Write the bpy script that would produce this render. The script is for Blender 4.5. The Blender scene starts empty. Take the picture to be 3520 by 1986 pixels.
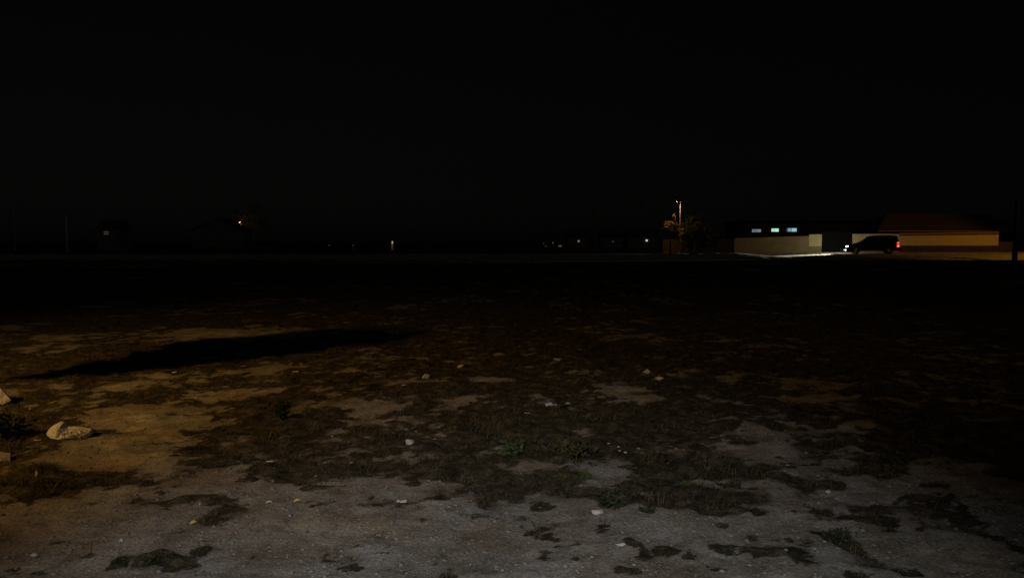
import bpy, bmesh, math, random
import numpy as np
from mathutils import Vector, Matrix, Euler

random.seed(7)
rng = np.random.default_rng(7)
S = bpy.context.scene
COL = S.collection
R = math.radians

# ------------------------------------------------------------------ camera
CAM_H, F_PX, HOR = 1.5, 2710.0, 830.0            # eye height (m), focal length and horizon row in photo pixels
PITCH = math.atan((993.0 - HOR) / F_PX)
cam_data = bpy.data.cameras.new('camera')
cam = bpy.data.objects.new('camera', cam_data)
COL.objects.link(cam)
cam.location = (0, 0, CAM_H)
cam.rotation_euler = (R(90) - PITCH, 0, 0)
cam_data.sensor_width = 36.0
cam_data.lens = F_PX / 3520.0 * 36.0
cam_data.clip_start = 0.05
cam_data.clip_end = 2500.0
S.camera = cam

# ------------------------------------------------------------------ night sky
world = bpy.data.worlds.new('World')
S.world = world
world.use_nodes = True
wn, wl = world.node_tree.nodes, world.node_tree.links
wn.clear()
sky = wn.new('ShaderNodeTexSky')
sky.sky_type = 'NISHITA'
sky.sun_disc = False
sky.sun_elevation = R(4)
sky.sun_rotation = R(150)
hs = wn.new('ShaderNodeHueSaturation')
hs.inputs['Saturation'].default_value = 0.16
bg = wn.new('ShaderNodeBackground')
bg.inputs['Strength'].default_value = 0.00047
wo = wn.new('ShaderNodeOutputWorld')
wl.new(sky.outputs[0], hs.inputs['Color'])
wl.new(hs.outputs[0], bg.inputs['Color'])
wl.new(bg.outputs[0], wo.inputs['Surface'])

fill_sun = bpy.data.lights.new('fill_sun', 'SUN')  # added weak cool fill so unlit ground is not fully black
fill_sun.energy = 0.03
fill_sun.angle = R(0.5)
fill_sun.color = (0.86, 0.93, 1.0)
fill_sun_o = bpy.data.objects.new('fill_sun', fill_sun)
COL.objects.link(fill_sun_o)
fill_sun_o.rotation_euler = (R(62), 0, R(30))

S.view_settings.view_transform = 'Standard'
S.view_settings.look = 'None'
S.view_settings.exposure = 0.0
S.view_settings.gamma = 1.0
S.view_settings.use_curve_mapping = False
S.render.engine = 'CYCLES'
S.cycles.max_bounces = 4
S.cycles.sample_clamp_indirect = 1.0

SODIUM = (1.0, 0.565, 0.15)
LIGHTS = {
    'near_sodium': 1230.0,
    'near_white': 2180.0,
    'far_sodium': 330.0,
    'road_sodium': 2000.0,
    'headlight': 4200.0,
    'spill': 150.0,
}

# ------------------------------------------------------------------ small helpers
def ray(u, v):
    a, b = (u - 1760.0) / F_PX, -(v - 993.0) / F_PX
    c, s = math.cos(PITCH), math.sin(PITCH)
    return Vector((a, c + b * s, b * c - s))

def at(u, v, y):
    d = ray(u, v)
    t = y / d.y
    return Vector((d.x * t, y, CAM_H + d.z * t))

def ground(u, v, z=0.0):
    d = ray(u, v)
    t = (z - CAM_H) / d.z
    return Vector((d.x * t, d.y * t, z))

def tag(o, label=None, cat=None, group=None, kind=None):
    if label: o['label'] = label
    if cat: o['category'] = cat
    if group: o['group'] = group
    if kind or cat: o['kind'] = kind or 'thing'
    return o

def empty(name, loc=(0, 0, 0), rz=0.0):
    o = bpy.data.objects.new(name, None)
    COL.objects.link(o)
    o.location = loc
    o.rotation_euler = (0, 0, rz)
    return o

def link_bm(name, bm, mat, parent=None, smooth=False, loc=None, rot=None):
    me = bpy.data.meshes.new(name)
    bmesh.ops.recalc_face_normals(bm, faces=bm.faces)
    bm.to_mesh(me)
    bm.free()
    return link_me(name, me, mat, parent, smooth, loc, rot)

def link_me(name, me, mat, parent=None, smooth=False, loc=None, rot=None):
    if mat is not None and not me.materials:
        me.materials.append(mat)
    if smooth:
        me.polygons.foreach_set('use_smooth', [True] * len(me.polygons))
    o = bpy.data.objects.new(name, me)
    COL.objects.link(o)
    o.parent = parent
    if loc is not None: o.location = loc
    if rot is not None: o.rotation_euler = rot
    return o

def bx(bm, x0, x1, y0, y1, z0, z1, bevel=0.0):
    r = bmesh.ops.create_cube(bm, size=1.0)
    vs = r['verts']
    for v in vs:
        v.co = Vector((x0 + (v.co.x + .5) * (x1 - x0), y0 + (v.co.y + .5) * (y1 - y0), z0 + (v.co.z + .5) * (z1 - z0)))
    if bevel > 0:
        es = list({e for v in vs for e in v.link_edges})
        bmesh.ops.bevel(bm, geom=es, offset=bevel, segments=2, affect='EDGES', profile=0.6)
    return bm

def box(name, mat, parent, x0, x1, y0, y1, z0, z1, bevel=0.0):
    return link_bm(name, bx(bmesh.new(), x0, x1, y0, y1, z0, z1, bevel), mat, parent)

def tube(bm, pts, radii, n=8, cap=True):
    pts = [Vector(p) for p in pts]
    rings = []
    for i, p in enumerate(pts):
        d = (pts[min(i + 1, len(pts) - 1)] - pts[max(i - 1, 0)]).normalized()
        a = Vector((0, 0, 1)) if abs(d.z) < 0.9 else Vector((1, 0, 0))
        s = d.cross(a).normalized()
        t = d.cross(s).normalized()
        rings.append([bm.verts.new(p + (s * math.cos(k * 2 * math.pi / n) + t * math.sin(k * 2 * math.pi / n)) * radii[i]) for k in range(n)])
    for a, b in zip(rings, rings[1:]):
        for k in range(n):
            bm.faces.new((a[k], a[(k + 1) % n], b[(k + 1) % n], b[k]))
    if cap:
        bm.faces.new(rings[0][::-1])
        bm.faces.new(rings[-1])
    return bm

def add_light(name, kind, loc, energy, color, parent=None, target=None, size=90, blend=1.0, radius=0.1):
    l = bpy.data.lights.new(name, kind)
    l.energy = energy
    l.color = color
    l.shadow_soft_size = radius
    if kind == 'SPOT':
        l.spot_size = R(size)
        l.spot_blend = blend
    o = bpy.data.objects.new(name, l)
    COL.objects.link(o)
    loc = Vector(loc)
    o.location = loc
    if target is not None:
        o.rotation_euler = (Vector(target) - loc).to_track_quat('-Z', 'Y').to_euler()
    if parent is not None:
        o.parent = parent
        o.matrix_parent_inverse = Matrix.LocRotScale(parent.location, parent.rotation_euler, None).inverted()
    return o

# ------------------------------------------------------------------ numpy noise
def _hash(ix, iy, seed):
    h = (ix.astype(np.int64) * 374761393 + iy.astype(np.int64) * 668265263 + seed * 974711) & 0xffffffff
    h = ((h ^ (h >> 13)) * 1274126177) & 0xffffffff
    return ((h ^ (h >> 16)) & 0xffff) / 65535.0

def vnoise(x, y, seed=0):
    x = np.asarray(x, float); y = np.asarray(y, float)
    ix, iy = np.floor(x), np.floor(y)
    fx, fy = x - ix, y - iy
    fx = fx * fx * (3 - 2 * fx); fy = fy * fy * (3 - 2 * fy)
    a = _hash(ix, iy, seed); b = _hash(ix + 1, iy, seed)
    c = _hash(ix, iy + 1, seed); d = _hash(ix + 1, iy + 1, seed)
    return a + (b - a) * fx + (c - a) * fy + (a - b - c + d) * fx * fy

def fbm(x, y, octaves=4, seed=0, gain=0.5):
    t, amp, n = 0.0, 1.0, 0.0
    for k in range(octaves):
        ca, sa = math.cos(0.6 * k), math.sin(0.6 * k)
        f = 2.03 ** k
        t = t + amp * vnoise((x * ca - y * sa) * f + 13.7 * k, (x * sa + y * ca) * f + 7.1 * k, seed + k)
        n += amp
        amp *= gain
    return t / n

def sst(a, b, x):
    t = np.clip((x - a) / (b - a), 0, 1)
    return t * t * (3 - 2 * t)

# ------------------------------------------------------------------ materials
def mat(name, color, rough=0.9, color2=None, scale=8.0, bump=0.0, bump_scale=60.0, metallic=0.0, spec=0.3, detail=6.0, obj_coords=True):
    m = bpy.data.materials.new(name)
    m.use_nodes = True
    nt = m.node_tree
    p = nt.nodes['Principled BSDF']
    p.inputs['Base Color'].default_value = (*color, 1)
    p.inputs['Roughness'].default_value = rough
    p.inputs['Metallic'].default_value = metallic
    p.inputs['Specular IOR Level'].default_value = spec
    if color2 is not None or bump:
        tc = nt.nodes.new('ShaderNodeTexCoord')
        src = tc.outputs['Object']
        if color2 is not None:
            n = nt.nodes.new('ShaderNodeTexNoise')
            n.inputs['Scale'].default_value = scale
            n.inputs['Detail'].default_value = detail
            n.inputs['Roughness'].default_value = 0.65
            r = nt.nodes.new('ShaderNodeValToRGB')
            r.color_ramp.elements[0].position = 0.32
            r.color_ramp.elements[1].position = 0.68
            r.color_ramp.elements[0].color = (*color, 1)
            r.color_ramp.elements[1].color = (*color2, 1)
            nt.links.new(src, n.inputs['Vector'])
            nt.links.new(n.outputs['Fac'], r.inputs['Fac'])
            nt.links.new(r.outputs['Color'], p.inputs['Base Color'])
        if bump:
            n2 = nt.nodes.new('ShaderNodeTexNoise')
            n2.inputs['Scale'].default_value = bump_scale
            n2.inputs['Detail'].default_value = 5
            b = nt.nodes.new('ShaderNodeBump')
            b.inputs['Strength'].default_value = bump
            b.inputs['Distance'].default_value = 0.01
            nt.links.new(src, n2.inputs['Vector'])
            nt.links.new(n2.outputs['Fac'], b.inputs['Height'])
            nt.links.new(b.outputs['Normal'], p.inputs['Normal'])
    return m

def glow(name, color, strength, base=(0.5, 0.5, 0.5)):
    m = bpy.data.materials.new(name)
    m.use_nodes = True
    p = m.node_tree.nodes['Principled BSDF']
    p.inputs['Base Color'].default_value = (*base, 1)
    p.inputs['Emission Color'].default_value = (*color, 1)
    p.inputs['Emission Strength'].default_value = strength
    return m

M = {}
M['concrete'] = mat('concrete', (0.50, 0.46, 0.40), 0.95, (0.66, 0.62, 0.55), 9, 0.6, 70)
M['stone'] = mat('stone', (0.36, 0.32, 0.27), 0.95, (0.52, 0.48, 0.42), 14, 0.5, 90)
M['pale_stone'] = mat('pale_stone', (0.40, 0.36, 0.32), 0.9, (0.52, 0.47, 0.42), 20, 0.4, 90)
M['dark_soil'] = mat('dark_soil', (0.05, 0.042, 0.032), 1.0, (0.085, 0.07, 0.05), 12, 0.6, 60)
M['white_plastic'] = mat('white_plastic', (0.36, 0.36, 0.37), 0.5, (0.5, 0.5, 0.52), 18)
M['paper'] = mat('paper', (0.58, 0.52, 0.42), 0.9, (0.72, 0.66, 0.55), 16)
M['pink_paper'] = mat('pink_paper', (0.50, 0.36, 0.27), 0.9, (0.60, 0.46, 0.36), 22)
M['yellow_leaf'] = mat('yellow_leaf', (0.52, 0.36, 0.10), 0.8, (0.62, 0.46, 0.16), 30)
M['weed'] = mat('weed', (0.05, 0.075, 0.022), 0.8, (0.085, 0.11, 0.035), 22)
M['dark_weed'] = mat('dark_weed', (0.022, 0.03, 0.012), 0.85, (0.05, 0.055, 0.022), 22)
M['olive_weed'] = mat('olive_weed', (0.045, 0.043, 0.014), 0.9, (0.085, 0.075, 0.027), 12)
M['bark'] = mat('bark', (0.10, 0.075, 0.05), 0.95, (0.17, 0.13, 0.09), 10, 0.6, 40)
M['leaf'] = mat('leaf', (0.06, 0.085, 0.025), 0.7, (0.11, 0.12, 0.04), 3)
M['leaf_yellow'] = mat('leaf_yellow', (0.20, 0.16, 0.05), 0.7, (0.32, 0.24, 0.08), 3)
M['steel'] = mat('steel', (0.34, 0.34, 0.33), 0.5, (0.42, 0.42, 0.40), 4, metallic=0.0, spec=0.5)
M['dark_steel'] = mat('dark_steel', (0.035, 0.037, 0.036), 0.6, (0.055, 0.055, 0.05), 6)
M['cream'] = mat('cream_paint', (0.44, 0.38, 0.22), 0.9, (0.52, 0.45, 0.27), 1.6, 0.2, 12)
M['cream_clean'] = mat('cream_clean', (0.48, 0.36, 0.13), 0.9, (0.54, 0.41, 0.16), 1.2, 0.2, 12)
M['brown_plinth'] = mat('brown_plinth', (0.04, 0.025, 0.015), 0.9, (0.065, 0.04, 0.024), 2.5, 0.3, 12)
M['olive_plinth'] = mat('olive_plinth', (0.18, 0.14, 0.06), 0.9, (0.23, 0.18, 0.08), 2.5, 0.3, 12)
M['tan_wall'] = mat('tan_wall', (0.20, 0.15, 0.085), 0.95, (0.27, 0.21, 0.12), 1.2, 0.4, 9)
M['red_coping'] = mat('red_coping', (0.13, 0.04, 0.025), 0.8, (0.19, 0.07, 0.04), 3)
M['dark_wall'] = mat('dark_wall', (0.10, 0.095, 0.085), 0.95, (0.14, 0.13, 0.12), 1.0)
M['hall_wall'] = mat('hall_wall', (0.018, 0.017, 0.016), 0.95, (0.028, 0.026, 0.024), 1.0)
M['far_wall'] = mat('far_wall', (0.05, 0.037, 0.022), 0.95, (0.085, 0.062, 0.036), 1.2)
M['gate_black'] = mat('gate_black', (0.009, 0.009, 0.009), 1.0, spec=0.0)
M['asphalt'] = mat('asphalt', (0.05, 0.05, 0.05), 0.9, (0.075, 0.073, 0.07), 3, 0.5, 30)
M['dusty_kerb'] = mat('dusty_kerb', (0.17, 0.15, 0.12), 0.95, (0.26, 0.23, 0.18), 1.6, 0.3, 20)
M['car_paint'] = mat('car_paint', (0.012, 0.013, 0.016), 0.32, spec=0.5)
M['rubber'] = mat('rubber', (0.012, 0.012, 0.012), 0.9)
M['alloy'] = mat('alloy', (0.16, 0.16, 0.17), 0.4, metallic=0.6)
M['glass'] = mat('dark_glass', (0.01, 0.011, 0.012), 0.08, spec=0.6)
M['plate'] = mat('plate', (0.5, 0.5, 0.48), 0.6)
M['glow_white'] = glow('lamp_white', (1.0, 0.97, 0.9), 6.0)
M['glow_cool'] = glow('lamp_cool', (0.88, 0.96, 1.0), 5.0)
M['glow_sodium'] = glow('lamp_sodium', SODIUM, 5.0)

# the roof tiles of the house: a wave gives the courses
def tile_mat():
    m = mat('roof_tiles', (0.07, 0.042, 0.028), 0.9, (0.12, 0.072, 0.048), 4)
    nt = m.node_tree
    p = nt.nodes['Principled BSDF']
    w = nt.nodes.new('ShaderNodeTexWave')
    w.inputs['Scale'].default_value = 4.0
    w.inputs['Distortion'].default_value = 0.4
    b = nt.nodes.new('ShaderNodeBump')
    b.inputs['Strength'].default_value = 0.8
    b.inputs['Distance'].default_value = 0.05
    tc = nt.nodes.new('ShaderNodeTexCoord')
    nt.links.new(tc.outputs['Object'], w.inputs['Vector'])
    nt.links.new(w.outputs['Fac'], b.inputs['Height'])
    nt.links.new(b.outputs['Normal'], p.inputs['Normal'])
    return m
M['roof_tiles'] = tile_mat()

def ground_mat():
    m = bpy.data.materials.new('waste_ground')
    m.use_nodes = True
    nt = m.node_tree
    N, L = nt.nodes, nt.links
    p = N['Principled BSDF']
    p.inputs['Roughness'].default_value = 1.0
    p.inputs['Specular IOR Level'].default_value = 0.1
    tc = N.new('ShaderNodeTexCoord')
    def noise(scale, detail=6, rough=0.6):
        n = N.new('ShaderNodeTexNoise')
        n.inputs['Scale'].default_value = scale
        n.inputs['Detail'].default_value = detail
        n.inputs['Roughness'].default_value = rough
        L.new(tc.outputs['Object'], n.inputs['Vector'])
        return n.outputs['Fac']
    def ramp(fac, stops):
        r = N.new('ShaderNodeValToRGB')
        e = r.color_ramp.elements
        while len(e) < len(stops): e.new(0.5)
        for k, (pos, c) in enumerate(stops):
            e[k].position = pos
            e[k].color = (*c, 1)
        L.new(fac, r.inputs['Fac'])
        return r.outputs['Color']
    def mix(fac, a, b, blend='MIX'):
        x = N.new('ShaderNodeMix')
        x.data_type = 'RGBA'
        x.blend_type = blend
        if isinstance(fac, float): x.inputs['Factor'].default_value = fac
        else: L.new(fac, x.inputs['Factor'])
        L.new(a, x.inputs['A']); L.new(b, x.inputs['B'])
        return x.outputs['Result']
    soil = ramp(noise(2.2), [(0.3, (0.20, 0.17, 0.135)), (0.5, (0.30, 0.265, 0.22)), (0.72, (0.40, 0.36, 0.31))])
    grit = ramp(noise(55, 4, 0.75), [(0.34, (0.55, 0.54, 0.53)), (0.52, (0.97, 0.97, 0.97)), (0.68, (1.28, 1.27, 1.25))])
    mott = ramp(noise(5.5, 7, 0.72), [(0.33, (0.55, 0.53, 0.5)), (0.5, (1.0, 1.0, 1.0)), (0.68, (1.22, 1.22, 1.22))])
    soil = mix(1.0, soil, mott, 'MULTIPLY')
    soil = mix(1.0, soil, grit, 'MULTIPLY')
    hue = ramp(noise(1.1, 3), [(0.35, (1.08, 0.97, 0.86)), (0.65, (0.94, 1.0, 1.08))])
    soil = mix(0.8, soil, hue, 'MULTIPLY')
    at_ = N.new('ShaderNodeAttribute')
    at_.attribute_name = 'cover'
    mp = N.new('ShaderNodeMapRange')
    mp.inputs['From Min'].default_value = -.8; mp.inputs['From Max'].default_value = -.1
    mp.inputs['To Min'].default_value = 0.0; mp.inputs['To Max'].default_value = 1.0
    L.new(at_.outputs['Fac'], mp.inputs['Value'])
    dust = ramp(mp.outputs['Result'], [(0.0, (1.75, 1.65, 1.5)), (1.0, (1.0, 1.0, 1.0))])
    soil = mix(1.0, soil, dust, 'MULTIPLY')
    litter = ramp(noise(9, 7, 0.7), [(0.32, (0.022, 0.018, 0.011)), (0.5, (0.058, 0.046, 0.028)), (0.68, (0.15, 0.12, 0.075))])
    fine = ramp(noise(70, 4, 0.75), [(0.35, (0.3, 0.3, 0.3)), (0.65, (1.5, 1.5, 1.5))])
    litter = mix(1.0, litter, fine, 'MULTIPLY')
    add = N.new('ShaderNodeMath'); add.operation = 'ADD'
    sub = N.new('ShaderNodeMath'); sub.operation = 'MULTIPLY_ADD'
    L.new(noise(11, 8, 0.78), sub.inputs[0]); sub.inputs[1].default_value = 1.7; sub.inputs[2].default_value = -0.85
    L.new(at_.outputs['Fac'], add.inputs[0]); L.new(sub.outputs[0], add.inputs[1])
    mr = N.new('ShaderNodeMapRange')
    mr.interpolation_type = 'SMOOTHSTEP'
    mr.inputs['From Min'].default_value = 0.30
    mr.inputs['From Max'].default_value = 0.62
    L.new(add.outputs[0], mr.inputs['Value'])
    L.new(mix(mr.outputs['Result'], soil, litter), p.inputs['Base Color'])
    b = N.new('ShaderNodeBump')
    b.inputs['Strength'].default_value = 0.9
    b.inputs['Distance'].default_value = 0.022
    L.new(noise(48, 6, 0.75), b.inputs['Height'])
    L.new(b.outputs['Normal'], p.inputs['Normal'])
    return m
M['ground'] = ground_mat()
M['pebble'] = mat('pebble', (0.18, 0.16, 0.135), 0.95, (0.25, 0.225, 0.195), 9.0, detail=2)
M['dry_grass'] = mat('dry_grass', (0.035, 0.03, 0.015), 0.95, (0.12, 0.092, 0.048), 5)

# ------------------------------------------------------------------ the waste ground: cover mask and relief
PATCHES = []   # (x, y, rx, ry, amount): + dark low growth, - bare soil
def patch(u, v, ru, rv, amount):
    c = ground(u, v)
    yn, yf = ground(u, v + rv).y, ground(u, v - rv).y
    PATCHES.append((c.x, (yn + yf) / 2, ru * c.y / F_PX, (yf - yn) / 2, amount))
for a in [
    # bare, pale earth
    (410, 1320, 75, 14, -1.2), (560, 1293, 60, 10, -.7), (740, 1364, 100, 16, -1.2), (900, 1350, 80, 12, -.8), (800, 1145, 230, 17, -1.3), (860, 1262, 90, 12, -.8),
    (420, 1440, 170, 45, -1.0), (560, 1500, 120, 70, -.8), (330, 1570, 200, 60, -.6), (150, 1160, 190, 14, -.4), (150, 1200, 120, 10, -.5),
    (1190, 1400, 140, 22, -.6), (1090, 1335, 90, 10, -.6), (1710, 1305, 52, 8, -1.2), (2120, 1340, 88, 13, -1.2), (2260, 1385, 60, 14, -.7),
    (2520, 1295, 40, 8, -.7), (2790, 1372, 75, 10, -1.0), (2780, 1315, 60, 9, -.7), (2900, 1480, 70, 22, -.7), (2870, 1415, 70, 20, -.6),
    (2600, 1500, 120, 32, -.6), (2630, 1560, 110, 22, -.6), (2280, 1515, 70, 14, -.5), (2450, 1380, 40, 8, -.6), (1960, 1490, 60, 10, -.5),
    (1600, 1370, 70, 14, -.6), (1460, 1400, 120, 12, -.2), (3060, 1372, 30, 9, -.8), (3280, 1370, 45, 8, -.6), (3380, 1445, 70, 12, -.7),
    (2830, 1590, 160, 16, -.6), (3050, 1690, 200, 40, -.6), (3270, 1630, 60, 20, -.5), (2420, 1650, 80, 30, -.4),
    (700, 1650, 160, 40, -.4), (1350, 1660, 200, 30, -.5), (1880, 1600, 160, 24, -.4), (2050, 1640, 120, 40, -.5), (2900, 1800, 160, 30, -.4),
    (3100, 1850, 120, 40, -.4), (3350, 1900, 120, 60, -.3),
    # dark low growth and darker patches
    (90, 1660, 130, 34, .9), (260, 1648, 80, 28, 1.1), (360, 1640, 90, 22, .7), (560, 1718, 60, 20, .9), (690, 1715, 70, 24, .6), (750, 1760, 75, 34, .9),
    (450, 1662, 40, 14, .8), (430, 1720, 60, 14, .5), (520, 1930, 48, 22, 1.2), (410, 1935, 36, 22, 1.0), (555, 1910, 30, 12, .9), (665, 1898, 24, 12, 1.0), (630, 1940, 40, 14, .6),
    (960, 1620, 90, 22, .8), (1180, 1615, 70, 14, .6), (1600, 1640, 90, 20, .8), (1930, 1640, 60, 20, .6), (1650, 1745, 20, 8, .5), (1730, 1725, 30, 8, .5),
    (1950, 1705, 80, 16, .7), (2090, 1735, 80, 24, 1.0), (2200, 1690, 120, 40, .5), (2310, 1750, 160, 22, .8), (2440, 1752, 60, 20, .9), (2520, 1700, 150, 30, .4),
    (2485, 1808, 26, 10, .9), (2500, 1896, 30, 16, 1.0), (2360, 1915, 40, 24, .8), (2280, 1925, 46, 14, .5), (2590, 1840, 30, 12, .6),
    (2860, 1833, 50, 14, 1.1), (2905, 1850, 44, 20, 1.0), (2650, 1900, 60, 20, .7), (2760, 1920, 60, 40, .7), (2980, 1910, 70, 30, .7), (2950, 1965, 40, 14, .7),
    (3000, 1770, 100, 22, .5), (3080, 1820, 80, 30, .5), (3300, 1950, 120, 30, .5), (1980, 1920, 20, 14, .6), (1330, 1880, 40, 22, .35), (900, 1780, 60, 16, .3),
    (1450, 1735, 30, 8, .5), (1520, 1715, 40, 10, .5), (3180, 1500, 140, 80, .4), (2700, 1650, 140, 40, .4), (2850, 1700, 160, 40, .3),
    (2250, 1620, 160, 30, .45), (2480, 1610, 140, 30, .45), (2600, 1720, 130, 30, .4), (2380, 1690, 110, 22, .4), (1780, 1680, 110, 18, .35), (1300, 1720, 70, 10, .3), (3050, 1620, 150, 40, .4), (3250, 1760, 130, 40, .35), (3400, 1820, 90, 40, .3)]:
    patch(*a)

def cover_of(x, y):
    x = np.asarray(x, float); y = np.asarray(y, float)
    wx = x + 0.8 * (fbm(x * 1.3, y * 1.3, 3, 51) - .5) * np.clip(y / 8, .3, 2)
    wy = y + 0.6 * (fbm(x * 1.3, y * 1.3, 3, 61) - .5) * np.clip(y / 8, .3, 2)
    c = 0.0 + 0.80 * sst(4.0, 5.7, y + 2.2 * (fbm(x * .9 + 5, y * .9, 4, 91, .6) - .5))
    c = c + 0.62 * (fbm(x * 0.8, y * 0.8, 5, 3, 0.6) - .5) * sst(3.5, 6.5, y) * 1.6
    c = c + 0.8 * (fbm(x * 2.4, y * 2.4, 4, 13, 0.6) - .52) + 1.9 * (fbm(x * 5.2, y * 4.6, 5, 17, 0.7) - .5) * sst(4.6, 6, y)
    spot = fbm(x * 6.5, y * 6.5, 4, 101, .6)
    lo_ = .625 - .05 * sst(.3, 2.0, x)
    c = c + .62 * sst(0, .12, spot - lo_) * (1 - .4 * sst(5.5, 8, y)) + .30 * (fbm(x * 16, y * 16, 3, 111, .6) - .5)
    rag = np.exp(3.0 * (fbm(x * 5, y * 8, 4, 23, .65) - .5))
    for (px, py, rx, ry, am) in PATCHES:
        d = (((wx - px) / rx) ** 2 + ((wy - py) / ry) ** 2) * rag
        c = c + am * np.exp(-np.clip(d, 0, 30) ** 1.5 * 0.7)
    return np.clip(c, -.9, 1.3)

ROAD_Y0, ROAD_Y1 = 68.0, 73.2
def road_z(x):
    return float(np.interp(x, [10, 21, 29, 200], [0.0, 0.10, 0.385, 0.40]))

def height_of(x, y, cover=None):
    x = np.asarray(x, float); y = np.asarray(y, float)
    if cover is None: cover = cover_of(x, y)
    near = 1 - sst(30, 60, y)
    h = 0.10 * (fbm(x * 0.35, y * 0.35, 3, 21) - .5) * near * sst(2, 8, y)
    h = h + 0.05 * (fbm(x * 1.6, y * 1.6, 3, 31) - .5) * near
    h = h + np.clip(cover, 0, 1) * 0.11 * (fbm(x * 4.5, y * 4.5, 4, 41, .6) - .45) * near
    h = h + 0.030 * (fbm(x * 11, y * 11, 4, 71, .62) - .5) * (1 - sst(9, 16, y))
    return h

def hz(x, y):
    return float(height_of(np.array([x]), np.array([y]))[0])

def axis(parts):
    out = []
    for a, b, st in parts:
        out += list(np.arange(a, b, st))
    return out
ys = axis([(-40, -4, 3.0), (-4, 2.4, .2), (2.4, 5, .018), (5, 7.5, .026), (7.5, 10.5, .038), (10.5, 16, .07)])
st, yv = .1, 16.0
while yv < 900:
    ys.append(yv); yv += st; st *= 1.075
ys.append(900)
xs = axis([(-6.2, 6.2, .034)])
st, xv, side = .06, 6.2, []
while xv < 600:
    side.append(xv); xv += st; st *= 1.13
side.append(600.0)
xs = [-s for s in side[::-1]] + xs[1:] + side
xs, ys = np.array(xs), np.array(ys)
GX, GY = np.meshgrid(xs, ys)
fx, fy = GX.ravel(), GY.ravel()
cov = cover_of(fx, fy)
gz = height_of(fx, fy, cov)
# a shallow drop under the road bank so that the bank mesh stands above it
gz = np.where((fy > 65.2), -0.12, gz)
nx, ny = len(xs), len(ys)
idx = np.arange(nx * ny).reshape(ny, nx)
quads = np.stack([idx[:-1, :-1], idx[:-1, 1:], idx[1:, 1:], idx[1:, :-1]], -1).reshape(-1, 4)
me = bpy.data.meshes.new('ground')
me.vertices.add(nx * ny)
me.vertices.foreach_set('co', np.stack([fx, fy, gz], -1).ravel())
me.loops.add(quads.size)
me.loops.foreach_set('vertex_index', quads.ravel())
me.polygons.add(len(quads))
me.polygons.foreach_set('loop_start', np.arange(0, quads.size, 4))
me.update(calc_edges=True)
me.attributes.new('cover', 'FLOAT', 'POINT').data.foreach_set('value', cov.astype(np.float32))
tag(link_me('ground', me, M['ground'], smooth=True), kind='structure')

# ------------------------------------------------------------------ road bank, road, pavement
def strip(name, prof, material, x0=-160.0, x1=170.0, wob=0.0, crest=False):
    """prof: list of (y, dz) from the field to the wall; follows the road's own height"""
    xx = np.unique(np.concatenate([np.linspace(x0, x1, 60), np.linspace(12, 52, 240)]))
    bm = bmesh.new()
    rows = []
    for (y, dz, foll) in prof:
        rows.append([bm.verts.new((x, y, road_z(x) * foll + dz + wob * (0.0 if foll == 0 else float(fbm(np.array([x * 1.1]), np.array([y * 2.0]), 3, 5)[0] - .5)) + (float(np.interp(x, [19, 23.5], [.42, 0])) if crest and 66 < y < 68 else 0.0))) for x in xx])
    for a, b in zip(rows, rows[1:]):
        for k in range(len(xx) - 1):
            bm.faces.new((a[k], a[k + 1], b[k + 1], b[k]))
    o = link_bm(name, bm, material, smooth=False)
    return tag(o, kind='structure')
M['bank'] = mat('bank_earth', (0.16, 0.12, 0.075), 1.0, (0.42, 0.34, 0.23), 2.2, 0.6, 30)
strip('verge', [(63.8, -.08, 0), (65.0, .05, .3), (66.3, .02, .7), (67.4, .02, 1), (68.05, -.03, 1)], M['bank'], wob=.10, crest=True)
strip('road', [(68.0, 0, 1), (ROAD_Y1, 0, 1)], M['dusty_kerb'])
strip('pavement', [(ROAD_Y1, -.05, 1), (ROAD_Y1, .10, 1), (80, .10, 1)], M['dusty_kerb'])

# ------------------------------------------------------------------ loose pebbles and dry grass (uncountable)
def merged(name, proto_v, proto_f, pos, scl, rot, material, label, cat):
    n, k = len(pos), len(proto_v)
    c, s = np.cos(rot), np.sin(rot)
    v = proto_v[None, :, :] * scl[:, None, :]
    vx = v[..., 0] * c[:, None] - v[..., 1] * s[:, None]
    vy = v[..., 0] * s[:, None] + v[..., 1] * c[:, None]
    v = np.stack([vx, vy, v[..., 2]], -1) + pos[:, None, :]
    f = (proto_f[None] + (np.arange(n) * k)[:, None, None]).reshape(-1, 3)
    me = bpy.data.meshes.new(name)
    me.vertices.add(n * k)
    me.vertices.foreach_set('co', v.ravel())
    me.loops.add(f.size)
    me.loops.foreach_set('vertex_index', f.ravel())
    me.polygons.add(len(f))
    me.polygons.foreach_set('loop_start', np.arange(0, f.size, 3))
    me.update(calc_edges=True)
    return tag(link_me(name, me, material), label, cat, kind='stuff')

bm = bmesh.new()
bmesh.ops.create_icosphere(bm, subdivisions=1, radius=1.0)
pv = np.array([v.co[:] for v in bm.verts]) * (1 + 0.28 * (np.random.default_rng(3).random((len(bm.verts), 1)) - .5))
pf = np.array([[v.index for v in f.verts] for f in bm.faces])
bm.free()
def scatter(n, y0, y1, power=1.0):
    y = y0 + (y1 - y0) * rng.random(n) ** power
    x = (rng.random(n) * 2 - 1) * (y * 0.72 + 0.4)
    return x, y
x, y = scatter(26000, 2.9, 9.5, 1.9)
c = cover_of(x, y)
keep = rng.random(len(x)) < np.clip(1.0 - c * 1.6, .012, 1)
x, y, c = x[keep], y[keep], c[keep]
size = 0.003 + 0.010 * rng.random(len(x)) ** 8 + 0.0006 * np.clip(y - 4, 0, 5)
scl = np.stack([size * (0.8 + .6 * rng.random(len(x))), size * (0.8 + .6 * rng.random(len(x))), size * (.4 + .4 * rng.random(len(x)))], -1)
pos = np.stack([x, y, height_of(x, y, c) + size * 0.12], -1)
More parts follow.
